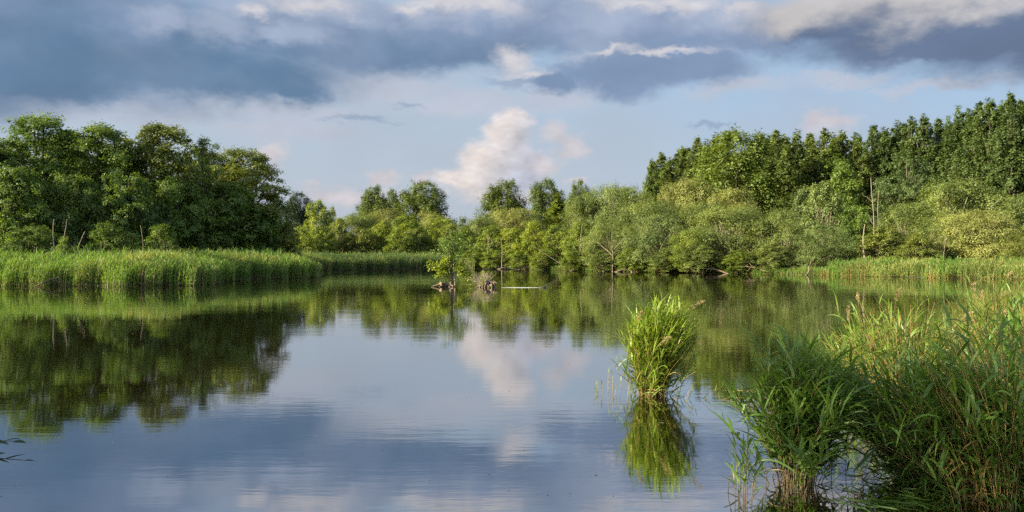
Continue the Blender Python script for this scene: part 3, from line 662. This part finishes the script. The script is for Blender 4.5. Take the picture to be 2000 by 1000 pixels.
# ------------------------------------------------------------------ foreground reed tussocks
def at(px, py):
    d = FPX * CAM_H / (py - HOR); return np.array([(px - 1000) / FPX * d, d])
def tussock(px, py, n, h, br, spread, label, leaf='blade', stem='straw_dark', seed=0, wind=.25, lean=(0, 0), lw=.020, ll=.42, n_leaf=11, dead=.12, low=.22, plumes=8, hv=.14, up=1.0, name='reed_tussock', group='reed tussocks standing in the near water'):
    rng = np.random.default_rng(seed); x, y = at(px, py)
    root = empty(name, (x, y, 0)); prop(root, label, 'reeds', group)
    rr = br * rng.uniform(0, 1, n) ** .55; stray = rng.uniform(size=n) < .035; rr = np.where(stray, br * rng.uniform(1, 1.6, n), rr); ra = rng.uniform(0, 2 * math.pi, n)
    b = np.stack([rr * np.cos(ra), rr * np.sin(ra), np.full(n, -.25)], -1)
    hh = h * (1 + rng.normal(size=n) * hv) * (1 - .28 * np.minimum(rr / br, 1.0) ** 2) * np.where(stray, .6, 1); hh = np.clip(hh, .3 * h, 1.22 * h)
    oa = ra + rng.normal(size=n) * .5; os_ = spread * np.minimum(rr / br, 1.0) * rng.uniform(.55, 1.1, n)
    K = 8; s = np.linspace(0, 1, K)
    out = np.stack([np.cos(oa), np.sin(oa)], -1) * os_[:, None] + np.array([wind * .35, 0]) + np.array(lean)
    P = np.concatenate([b[:, None, :2] + out[:, None] * (s ** 2.0)[None, :, None], (b[:, 2:3] + (hh[:, None] + .25) * s - (os_ ** 2)[:, None] * .35 * s ** 3)[..., None]], -1)
    isd = rng.uniform(size=n) < dead
    sb = Buf(); tubes(sb, P, np.linspace(.0045, .0018, K)[None] * rng.uniform(.8, 1.3, (n, 1)), 4)
    link('stems', sb.mesh('stems', [M[stem]], True), root)
    lb = Buf()
    live = np.where(~isd)[0]
    for k in range(n_leaf):
        q = low + (1 - low) * (k + rng.uniform(0, 1, len(live))) / n_leaf
        i = np.minimum((q * (K - 1)).astype(int), K - 2); f = (q * (K - 1) - i)[:, None]
        base = P[live, i] * (1 - f) + P[live, i + 1] * f
        a = np.where(rng.uniform(size=len(live)) < .5, ra[live], rng.uniform(0, 2 * math.pi, len(live))) + rng.normal(size=len(live)) * .7
        # the breeze turns many blades to the right
        vx, vy = np.cos(a) + wind * 1.6, np.sin(a); a = np.arctan2(vy, vx)
        pit = rng.uniform(.6, 1.25, len(live)) * (.75 + .5 * q) * up; pit = np.minimum(pit, 1.45)
        L_ = ll * rng.uniform(.6, 1.25, len(live)) * np.interp(q, [low, .6, .85, 1], [.65, 1, 1, .8])
        blades(lb, base, a, pit, L_, lw * rng.uniform(.6, 1.25, len(live)), rng.uniform(.3, 1.9, len(live)) * (1.15 - .4 * q) / up ** 2, 5, 0, rng, .5)
    link('leaves', lb.mesh('leaves', [M[leaf]]), root)
    db = Buf(); dd = np.where(isd)[0]
    if len(dd):                                 # withered blades low on the stems
        for k in range(4):
            q = rng.uniform(.1, .7, len(dd)); i = (q * (K - 1)).astype(int)
            blades(db, P[dd, i], rng.uniform(0, 6.28, len(dd)), rng.uniform(-.3, .9, len(dd)), ll * rng.uniform(.5, 1, len(dd)), np.full(len(dd), lw * .6), rng.uniform(.8, 2.2, len(dd)), 4, 0, rng)
        link('withered_leaves', db.mesh('withered_leaves', [M['straw' if 'dark' not in stem else 'straw_dark']]), root)
    for j in range(plumes):
        i = rng.integers(n); tip = P[i, -1]; dirv = unit(P[i, -1] - P[i, -2] + np.array([wind * .12, 0, .02]))
        pb = Buf(); ext = rng.uniform(.12, .32); Lp = rng.uniform(.16, .26); t = np.linspace(0, 1, 5)[:, None]
        st = tip + dirv * ext * t + np.array([.06, 0, -.02]) * t ** 2
        tube(pb, st, np.full(5, .0018), 4)
        m_ = 90; u = rng.uniform(0, 1, m_)[:, None]
        pos = st[-1] + (dirv + np.array([.35, 0, -.25]) * u) * Lp * u + rng.normal(size=(m_, 3)) * .018 * np.sin(math.pi * (.15 + .8 * u))
        leaves(pb, pos, rng.normal(size=(m_, 3)), np.full(m_, .045), 5, rng, 0, np.tile(dirv, (m_, 1)))
        link('plume', pb.mesh('plume', [M['plume']]), root)
    return root
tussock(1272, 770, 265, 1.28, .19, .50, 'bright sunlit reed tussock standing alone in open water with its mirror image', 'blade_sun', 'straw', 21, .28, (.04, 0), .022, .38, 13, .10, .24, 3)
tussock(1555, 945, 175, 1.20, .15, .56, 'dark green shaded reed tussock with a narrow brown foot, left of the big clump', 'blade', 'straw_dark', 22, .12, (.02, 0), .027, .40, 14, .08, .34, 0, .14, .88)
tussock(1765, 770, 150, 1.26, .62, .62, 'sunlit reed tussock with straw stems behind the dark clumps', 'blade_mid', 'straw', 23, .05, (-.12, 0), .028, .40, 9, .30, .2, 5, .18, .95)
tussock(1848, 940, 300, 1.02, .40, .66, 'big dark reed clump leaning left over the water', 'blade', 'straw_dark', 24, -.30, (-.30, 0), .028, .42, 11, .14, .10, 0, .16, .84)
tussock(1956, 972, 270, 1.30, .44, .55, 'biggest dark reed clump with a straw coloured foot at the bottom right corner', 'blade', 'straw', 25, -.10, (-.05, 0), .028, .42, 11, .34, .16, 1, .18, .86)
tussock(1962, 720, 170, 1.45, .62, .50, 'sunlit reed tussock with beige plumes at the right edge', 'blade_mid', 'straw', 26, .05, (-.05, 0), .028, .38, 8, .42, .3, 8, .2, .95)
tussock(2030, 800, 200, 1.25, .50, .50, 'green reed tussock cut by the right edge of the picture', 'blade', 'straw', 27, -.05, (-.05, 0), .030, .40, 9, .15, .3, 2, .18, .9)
tussock(1690, 745, 90, .85, .35, .35, 'low sunlit reed tussock between the shaded tussock and the straw-stemmed one', 'blade_mid', 'straw', 28, -.1, (-.1, 0), .030, .34, 8, .15, .25, 2)
tussock(1452, 985, 12, .52, .10, .16, 'small sprig of dark reed shoots left of the shaded tussock', 'blade', 'straw_dark', 29, .05, (0, 0), .018, .20, 8, .1, .5, 0, .12, 1.0, 'reed_sprig', 'small reed sprigs in the water')
tussock(1188, 772, 8, .26, .40, .05, 'thin scattered reed shoots left of the bright tussock', 'blade_sun', 'straw', 30, .05, (0, 0), .012, .14, 5, .1, .4, 0, .3, 1.0, 'reed_sprig', 'small reed sprigs in the water')
tussock(1330, 778, 14, .26, .30, .25, 'short trailing reed shoots right at the foot of the bright tussock', 'blade', 'straw_dark', 31, .2, (.1, 0), .013, .18, 6, .2, .2, 0, .3, 1.0, 'reed_sprig', 'small reed sprigs in the water')
rng = np.random.default_rng(77)
def bent_stalk(px, py, h, bend, label, seed):
    r = np.random.default_rng(seed); x, y = at(px, py); root = empty('broken_stalk', (x, y, 0)); prop(root, label, 'reed stalk', 'broken dead reed stalks in the water')
    b = Buf(); k = np.array([(0, 0, -.2), (.02 * bend, .01, h * .5), (.05 * bend, 0, h), (.05 * bend + .16 * bend, .03, h * .55), (.05 * bend + .30 * bend, .05, h * .05 - .05)])
    tube(b, k[:3], [.004, .0035, .003], 5); tube(b, k[2:], [.003, .0028, .002], 5)
    link('stem', b.mesh('stem', [M['straw_dark']]), root)
    l = Buf(); blades(l, np.array([k[1], k[2]]), r.uniform(0, 6, 2), np.array([.5, .3]), np.array([.2, .22]), np.array([.012, .012]), np.array([1., 1.6]), 4, 0, r)
    link('withered_leaf', l.mesh('withered_leaf', [M['straw_dark']]), root)
for a in [(1622, 930, .30, 1, 'broken dead stalk just right of the foot of the shaded tussock', 1), (1650, 915, .36, 1, 'broken dead stalk kinked over open water between two clumps', 2),
          (1420, 960, .20, 1, 'broken dead stalk left of the small sprig', 3), (1500, 950, .26, -1, 'broken dead stalk leaning left beside the shaded tussock', 4), (1690, 950, .22, -1, 'broken dead stalk before the leaning dark clump', 5)]:
    bent_stalk(*a)
for px, py, lb in ((1667, 972, 'dark stub of a rotten stalk, the left one of two'), (1679, 970, 'dark stub of a rotten stalk, the right one of two')):
    x, y = at(px, py); b = Buf(); tube(b, [(0, 0, -.2), (.003, 0, .02), (.006, 0, .055)], [.012, .011, .009], 6); b.add(np.array([(-.008, -.008, .055), (.012, -.008, .055), (.014, .008, .056), (-.006, .008, .056)]), [(0, 1, 2, 3)])
    prop(link('rotten_stub', b.mesh('rotten_stub', [M['root']]), None, (x, y, 0)), lb, 'stub', 'rotten stubs in the water')
# straw litter on the mud under the sunlit tussocks
lit_b = Buf(); n = 1500; c0 = at(1735, 785); q = np.stack([c0[0] + rng.normal(size=n) * .8, c0[1] + rng.normal(size=n) * .45, .03 + np.abs(rng.normal(size=n)) * .05], -1)
blades(lit_b, q, rng.uniform(0, 6.28, n), rng.normal(size=n) * .12, rng.uniform(.15, .45, n), np.full(n, .010), rng.normal(size=n) * .3, 3, 0, rng)
prop(link('reed_litter', lit_b.mesh('reed_litter', [M['straw']])), 'sunlit mat of fallen straw at the foot of the sunny tussocks', 'reed litter', None, 'stuff')
fl_b = Buf(); n = 130; c0 = at(1760, 975); q = np.stack([c0[0] + rng.normal(size=n) * .32, c0[1] + rng.normal(size=n) * .28, .012 + rng.uniform(0, .02, n)], -1)
blades(fl_b, q, rng.uniform(0, 6.28, n), rng.normal(size=n) * .08, rng.uniform(.12, .34, n), np.full(n, .016), rng.normal(size=n) * .25, 4, 0, rng)
prop(link('floating_blades', fl_b.mesh('floating_blades', [M['blade']])), 'loose green reed blades floating before the dark clumps', 'reed litter', None, 'stuff')

sp_b = Buf(); n = 420; q = np.stack([rng.uniform(-20, 6, n), 7.5 + 40 * rng.uniform(0, 1, n) ** 2, np.full(n, .012)], -1); keep = pond_sd(q[:, 0], q[:, 1]) < -1; q = q[keep]; n = len(q)
leaves(sp_b, q, np.tile([0, 0, 1.], (n, 1)) + rng.normal(size=(n, 3)) * .15, rng.uniform(.012, .04, n), 1.8, rng)
prop(link('floating_specks', sp_b.mesh('floating_specks', [M['straw']])), 'tiny leaf flecks and pollen drifting on the water', 'leaf flecks', None, 'stuff')

# ------------------------------------------------------------------ islet tree, root stump, bird
def islet():
    r = np.random.default_rng(5); x, y = at(880, 560); root = empty('islet_tree', (x, y, 0)); prop(root, 'crooked little tree growing on a clump of roots in the water', 'tree')
    w = Buf(); k = [(0, 0, -.3), (.05, 0, .5), (.10, .05, 1.1), (.07, 0, 1.7), (.14, .05, 2.1)]
    tube(w, k, [.15, .10, .085, .08, .07], 8)
    ups = []
    for e in [(-.35, 0, 2.7), (.1, .2, 3.1), (.5, .1, 2.8), (.75, -.1, 2.5), (-.15, -.2, 2.9), (.3, -.1, 3.3)]:
        p = np.array([k[4], (np.array(k[4]) + e) / 2 + r.normal(size=3) * .08, e]); tube(w, p, [.05, .03, .012], 5); ups.append(e)
    lows = []
    for s, e in [((.1, 0, 1.15), (-1.35, -.1, 1.45)), ((.08, 0, 1.3), (-.7, .1, 1.15)), ((.08, 0, 1.0), (-.8, -.1, .75)), ((.08, 0, 1.2), (1.0, 0, 1.05)), ((.1, 0, 1.5), (.9, .1, 1.2)), ((.1, 0, 1.0), (1.35, 0, .7)), ((.08, 0, 1.8), (-.35, 0, 1.75))]:
        s, e = np.array(s), np.array(e); t = np.linspace(0, 1, 5)[:, None]; p = s + (e - s) * t + np.array([0, 0, .22]) * np.sin(math.pi * t) ; tube(w, p, [.035, .028, .022, .016, .008], 5); lows.append(p)
    link('trunk', w.mesh('trunk', [M['bark']], True), root)
    w2 = Buf(); tube(w2, [(.34, -.1, -.2), (.30, -.1, .5), (.24, -.05, 1.2), (.12, 0, 1.9)], [.05, .045, .04, .03], 6)
    link('side_stem', w2.mesh('side_stem', [M['bark_pale']], True), root)
    lb = Buf()
    for p in lows:
        for t in np.linspace(.45, 1.05, 6):
            c = p[0] + (p[-1] - p[0]) * t + np.array([0, 0, .12 * math.sin(math.pi * min(t, 1))]); n = 52
            pos = c + r.normal(size=(n, 3)) * np.array([.17, .17, .15]); leaves(lb, pos, r.normal(size=(n, 3)) * .7 + np.array([-.3, -.2, .8]), r.uniform(.10, .17, n), 1.5, r)
    link('lower_foliage', lb.mesh('lower_foliage', [M['isle']]), root)
    ub = Buf()
    for e in ups:
        for j in range(9):
            c = np.array(e) + r.normal(size=3) * np.array([.36, .36, .36]); n = 44
            leaves(ub, c + r.normal(size=(n, 3)) * .17, r.normal(size=(n, 3)) + np.array([0, 0, .6]), r.uniform(.09, .15, n), 1.5, r)
    link('crown', ub.mesh('crown', [M['alder']]), root)
    rb = Buf()                                   # clump of roots and clods at its foot
    for j in range(46):
        a = r.uniform(0, 6.28); d = r.uniform(.05, .48); s = np.array([-.42 + math.cos(a) * d * 1.0, math.sin(a) * d * .6, r.uniform(.02, .22)]); e = s + np.array([r.normal() * .22, r.normal() * .2, r.uniform(-.22, .14)])
        tube(rb, [s, (s + e) / 2 + r.normal(size=3) * .05, e], [.07, .055, .03], 6)
    link('roots', rb.mesh('roots', [M['root']], True), root)
islet()
def stump():
    r = np.random.default_rng(8); x, y = at(948, 561); root = empty('root_stump', (x, y, 0)); prop(root, 'upturned root stump with a fan of bare twigs beside the islet tree', 'stump')
    rb = Buf()
    for j in range(60):
        a = r.uniform(0, 6.28); d = abs(r.normal()) * .22; s = np.array([.18 + math.cos(a) * d, math.sin(a) * d * .8, r.uniform(.05, .5)]); e = np.array([.18 + math.cos(a) * (d + r.uniform(.15, .6)), math.sin(a) * (d + .3), r.uniform(-.12, .30)])
        tube(rb, [s, (s + e) / 2 + np.array([0, 0, r.uniform(.0, .16)]), e], [.06, .05, .02], 6)
    link('roots', rb.mesh('roots', [M['root']], True), root)
    tb = Buf()
    for j in range(85):
        a = r.uniform(-1.35, .75); L_ = r.uniform(.55, 1.25); s = np.array([-.1 + r.normal() * .18, r.normal() * .15, r.uniform(.0, .3)])
        dv = np.array([math.sin(a), r.normal() * .35, abs(math.cos(a)) * .9 + .1]); t = np.linspace(0, 1, 5)[:, None]
        tube(tb, s + dv * L_ * t + np.array([math.sin(a) * .2, 0, -.12]) * t ** 2 + r.normal(size=(5, 3)) * .02, np.linspace(.013, .005, 5), 4)
    link('twigs', tb.mesh('twigs', [M['dead']]), root)
    gb_ = Buf(); n = 90; leaves(gb_, np.array([-.12, -.25, .42]) + r.normal(size=(n, 3)) * np.array([.10, .1, .12]), r.normal(size=(n, 3)) + np.array([-.3, -.5, .6]), np.full(n, .10), 1.5, r)
    link('leaf_tuft', gb_.mesh('leaf_tuft', [M['isle']]), root)
stump()
def bird():
    x, y = at(1063, 562); root = empty('water_bird', (x, y, 0), R(12)); prop(root, 'small black water bird swimming right at the end of a bright streak', 'bird')
    import bmesh
    prof = [(-.20, .055, .008, .010), (-.16, .05, .035, .03), (-.09, .045, .075, .06), (0, .045, .09, .075), (.08, .05, .075, .07), (.12, .07, .048, .052), (.145, .115, .032, .036), (.155, .155, .03, .032), (.165, .19, .034, .034), (.185, .205, .032, .03), (.205, .20, .018, .016)]
    b = Buf(); S = 10; an = np.arange(S) * 2 * math.pi / S; v = []
    for (px, pz, ry, rz) in prof:
        for t in an: v.append((px + (0 if ry > .04 else 0), ry * math.cos(t), pz + rz * math.sin(t)))
    i = np.arange(len(prof) * S).reshape(-1, S); f = np.stack([i[:-1], np.roll(i[:-1], -1, 1), np.roll(i[1:], -1, 1), i[1:]], -1); b.add(v, f)
    mt, nt, new, L = nodes('black_feather'); p = new('ShaderNodeBsdfPrincipled'); p.inputs['Roughness'].default_value = .6
    tc = new('ShaderNodeTexCoord'); nz = new('ShaderNodeTexNoise'); L(tc.outputs['Object'], nz.inputs[0]); nz.inputs['Scale'].default_value = 30; L(ramp(new, L, nz.outputs[0], [(.3, (.008, .008, .009)), (.8, (.03, .028, .028))]), p.inputs['Base Color'])
    o = new('ShaderNodeOutputMaterial'); L(p.outputs[0], o.inputs[0])
    link('body', b.mesh('body', [mt], True), root)
    bb = Buf(); tube(bb, [(.20, 0, .20), (.225, 0, .195), (.25, 0, .188)], [.013, .009, .002], 6)
    link('bill', bb.mesh('bill', [M['plume']], True), root)
bird()
# the streak of ruffled water behind the bird: low ripples, bright sky reflection painted in as pale colour
glint_mat, nt_, new_, L_ = nodes('painted_glint'); fp = new_('ShaderNodeBsdfPrincipled'); fp.inputs['Base Color'].default_value = (.42, .45, .47, 1); fp.inputs['Roughness'].default_value = .25; fo = new_('ShaderNodeOutputMaterial'); L_(fp.outputs[0], fo.inputs[0])
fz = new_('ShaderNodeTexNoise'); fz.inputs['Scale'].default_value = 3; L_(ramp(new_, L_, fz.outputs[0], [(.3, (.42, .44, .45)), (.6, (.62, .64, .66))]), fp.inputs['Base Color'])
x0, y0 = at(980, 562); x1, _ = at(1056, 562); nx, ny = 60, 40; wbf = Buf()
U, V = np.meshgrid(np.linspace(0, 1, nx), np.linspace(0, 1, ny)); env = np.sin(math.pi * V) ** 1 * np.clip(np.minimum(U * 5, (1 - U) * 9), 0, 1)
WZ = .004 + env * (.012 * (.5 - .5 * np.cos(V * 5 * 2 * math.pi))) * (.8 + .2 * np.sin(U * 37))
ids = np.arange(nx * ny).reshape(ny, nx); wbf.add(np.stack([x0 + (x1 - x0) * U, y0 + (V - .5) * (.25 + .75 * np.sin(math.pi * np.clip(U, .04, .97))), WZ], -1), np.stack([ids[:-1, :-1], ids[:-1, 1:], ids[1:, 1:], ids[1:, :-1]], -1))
prop(link('water_streak', wbf.mesh('water_streak', [glint_mat], True)), 'bright ruffled streak on the water behind the bird', None, None, 'structure')

# ------------------------------------------------------------------ dead wood
def snag(name, px, top, d, lean, r0, label, cat, branches=(), mat='dead', z0=0.0, seed=1, group=None):
    r = np.random.default_rng(seed); x = (px - 1000) / FPX * d; h = CAM_H + (HOR - top) / FPX * d - z0
    root = empty(name, (x, d, z0)); prop(root, label, cat, group)
    t = np.linspace(0, 1, 9)[:, None]; p = np.concatenate([lean * h * t + np.sin(t * 5 + seed) * .035 * h * t, .02 * h * np.sin(t * 4), h * t], 1); p[0, 2] = -.5
    b = Buf(); tube(b, p, r0 * np.linspace(1, .35, 9), 7); link('trunk', b.mesh('trunk', [M[mat]], True), root)
    for (f, dx, dz, rr) in branches:
        i = int(f * 8); s = p[i]; bb = Buf(); tt = np.linspace(0, 1, 5)[:, None]
        tube(bb, s + np.array([dx, r.normal() * .2, dz]) * h * tt + np.array([0, 0, .05 * h]) * tt ** 2 + r.normal(size=(5, 3)) * .008 * h, np.linspace(rr, rr * .3, 5), 5)
        link('branch', bb.mesh('branch', [M[mat]], True), root)
DS = 'bare dead trunks'
snag('dead_tree', 104, 428, 65.2, .03, .055, 'straight pale dead stem behind the left reeds, the left of a pair', 'dead tree', [(.7, -.06, .08, .02)], group=DS)
snag('dead_tree', 113, 428, 65, .12, .055, 'crooked pale dead stem behind the left reeds, the right of a pair', 'dead tree', [(.5, .05, .1, .02)], seed=3, group=DS)
snag('dead_tree', 132, 452, 64.6, .32, .05, 'short curved pale dead branch right of the pair of pale stems', 'dead tree', [(.45, .0, .3, .03)], seed=2, group=DS)
snag('dead_tree', 195, 470, 66, .01, .04, 'thin grey dead stem left of the sunlit reeds', 'dead tree', seed=4, group=DS)
snag('dead_tree', 276, 440, 66, .01, .035, 'thin grey dead stem before the small pale green shrub', 'dead tree', seed=5, group=DS)
snag('dead_tree', 1706, 348, 97, .0, .10, 'tall bare whitish birch trunk among the right willows', 'dead tree', [(.75, .07, .05, .025), (.6, .05, .06, .025), (.85, -.05, .05, .02), (.5, -.05, .06, .02)], 'bark_pale', .3, 6, DS)
snag('dead_tree', 1716, 372, 99, .02, .08, 'second bare trunk close behind the tall whitish birch', 'dead tree', [(.7, .10, .08, .025), (.85, -.06, .08, .02)], 'bark_pale', .3, 7, DS)
snag('dead_tree', 1690, 438, 92, -.03, .09, 'broken stub trunk left of the whitish birch', 'dead tree', [(.4, -.2, .1, .05)], 'dead', .3, 8, DS)
snag('dead_tree', 1135, 436, 116, -.01, .075, 'pale bare trunk on the shore left of the forked willow', 'dead tree', [(.6, .1, .1, .04)], 'bark_pale', .2, 9, DS)
snag('dead_tree', 1112, 480, 116.5, -1.6, .045, 'pale stem leaning left out of the shore reeds', 'dead tree', (), 'dead', .2, 10, DS)
snag('dead_tree', 952, 455, 128.5, .0, .07, 'brown bare stem above the root stump', 'dead tree', [(.5, .08, .12, .04)], 'bark_pale', .2, 11, DS)
snag('dead_tree', 980, 462, 126.5, .0, .08, 'grey broken stem right of the root stump', 'dead tree', (), 'bark_pale', .2, 12, DS)
snag('dead_tree', 1196, 452, 108.2, .02, .085, 'pale forked trunk in front of the forked shore willow', 'dead tree', [(.4, -.42, .36, .06), (.5, .3, .32, .05), (.6, -.18, .32, .04), (.15, .25, .14, .05)], 'bark_pale', .2, 13, DS)
for j, (px, d, ln, lb) in enumerate([(1432, 99.5, -.10, 'pale willow stem, leftmost of the fan by the big rounded willow'), (1446, 99, .02, 'straight pale willow stem in the fan by the big rounded willow'), (1458, 98.8, .10, 'pale willow stem leaning right in the fan by the big rounded willow'),
        (1532, 95.5, .08, 'pale stem under the rounded willow left of the birch'), (1838, 87, .12, 'pale forked stem below the stemmy willow'), (1826, 87.5, -.10, 'pale leaning stem below the stemmy willow')]):
    snag('bare_willow', px, 452 + 6 * (j % 3), d, ln, .055, lb, 'dead tree', [(.6, .1, .18, .025), (.7, -.1, .2, .025)], 'bark_pale', .2, 20 + j, 'pale bare willow stems')
def driftwood(px, py, L_, rz, label, seed, tilt=.12, thick=1.0):
    r = np.random.default_rng(seed); x, y = at(px, py); root = empty('driftwood', (x, y, .05), rz); prop(root, label, 'dead branch', 'fallen branches along the waterline')
    t = np.linspace(-.5, .5, 7)[:, None]; p = np.concatenate([L_ * t, .08 * L_ * np.sin(t * 6), tilt * L_ * (t + .4) + .05 * L_ * np.cos(t * 4)], 1); b = Buf(); tube(b, p, np.linspace(.11, .035, 7) * thick, 7)
    link('limb', b.mesh('limb', [M['root']], True), root)
    for j in range(6):
        i = r.integers(1, 7); e = p[i] + np.array([r.uniform(.0, .3), r.normal() * .15, r.uniform(-.15, .28)]) * L_; bb = Buf(); tube(bb, [p[i], (p[i] + e) / 2 + r.normal(size=3) * .04 * L_, e], [.035 * thick, .025 * thick, .01], 5)
        link('twig', bb.mesh('twig', [M['root']], True), root)
for a in [(1478, 535, 3.6, 2.6, 'fallen branch dipping into the water under the drooping willow bush', 1, .3), (1580, 537, 3.0, .9, 'reddish bent limb on the low grass right of the drooping bush', 2, .45), (1140, 528.5, 4.0, .1, 'driftwood at the waterline below the pale bare trunk', 3, .08),
          (1040, 526.5, 3.4, 2.9, 'driftwood at the waterline above the swimming bird', 4, .1), (1225, 531, 3.6, .2, 'fallen branch at the waterline below the forked willow', 5, .16), (1395, 534, 3.4, 2.8, 'fallen branch at the waterline left of the fan of stems', 6, .2),
          (990, 525.8, 3, .1, 'driftwood at the waterline above the bright streak', 7, .1), (100, 559, 2.4, .7, 'broken stalks leaning out of the left reeds', 8, .35, .35), (250, 558.5, 2.2, .6, 'pale branch leaning out of the sunlit left reeds', 9, .4, .35), (608, 541, 2.6, 1.8, 'pale dead branch at the right tip of the left reeds', 10, .6, .35)]:
    driftwood(*a)

# ------------------------------------------------------------------ twig of a bank shrub reaching in at the left edge
def bank_shrub():
    r = np.random.default_rng(3); root = empty('bank_shrub', (-6.02, 6.2, 0)); prop(root, 'dark leafy shoot reaching in at the left edge over the water', 'shrub')
    w = Buf(); lf = Buf()
    for e in [(2.28, .1, .62), (2.22, .05, .78), (1.3, .3, 1.2), (1.0, -.4, 1.4), (.4, .2, 1.7), (.2, -.5, 1.5)]:
        e = np.array(e); t = np.linspace(0, 1, 6)[:, None]; p = e * t + np.array([0, 0, .28]) * np.sin(math.pi * t); p[0, 2] = -.3; tube(w, p, np.linspace(.016, .003, 6), 5)
        n = 16; u = np.linspace(.5, 1.0, n); i = np.minimum((u * 5).astype(int), 4); f = (u * 5 - i)[:, None]; base = p[i] * (1 - f) + p[i + 1] * f
        blades(lf, base, r.uniform(-1.2, 1.2, n), r.uniform(-.2, .5, n), r.uniform(.10, .17, n), r.uniform(.035, .055, n), r.uniform(.2, .9, n), 4, 0, r)
    link('branches', w.mesh('branches', [M['bark']], True), root); link('leaves', lf.mesh('leaves', [M['dark']]), root)
bank_shrub()
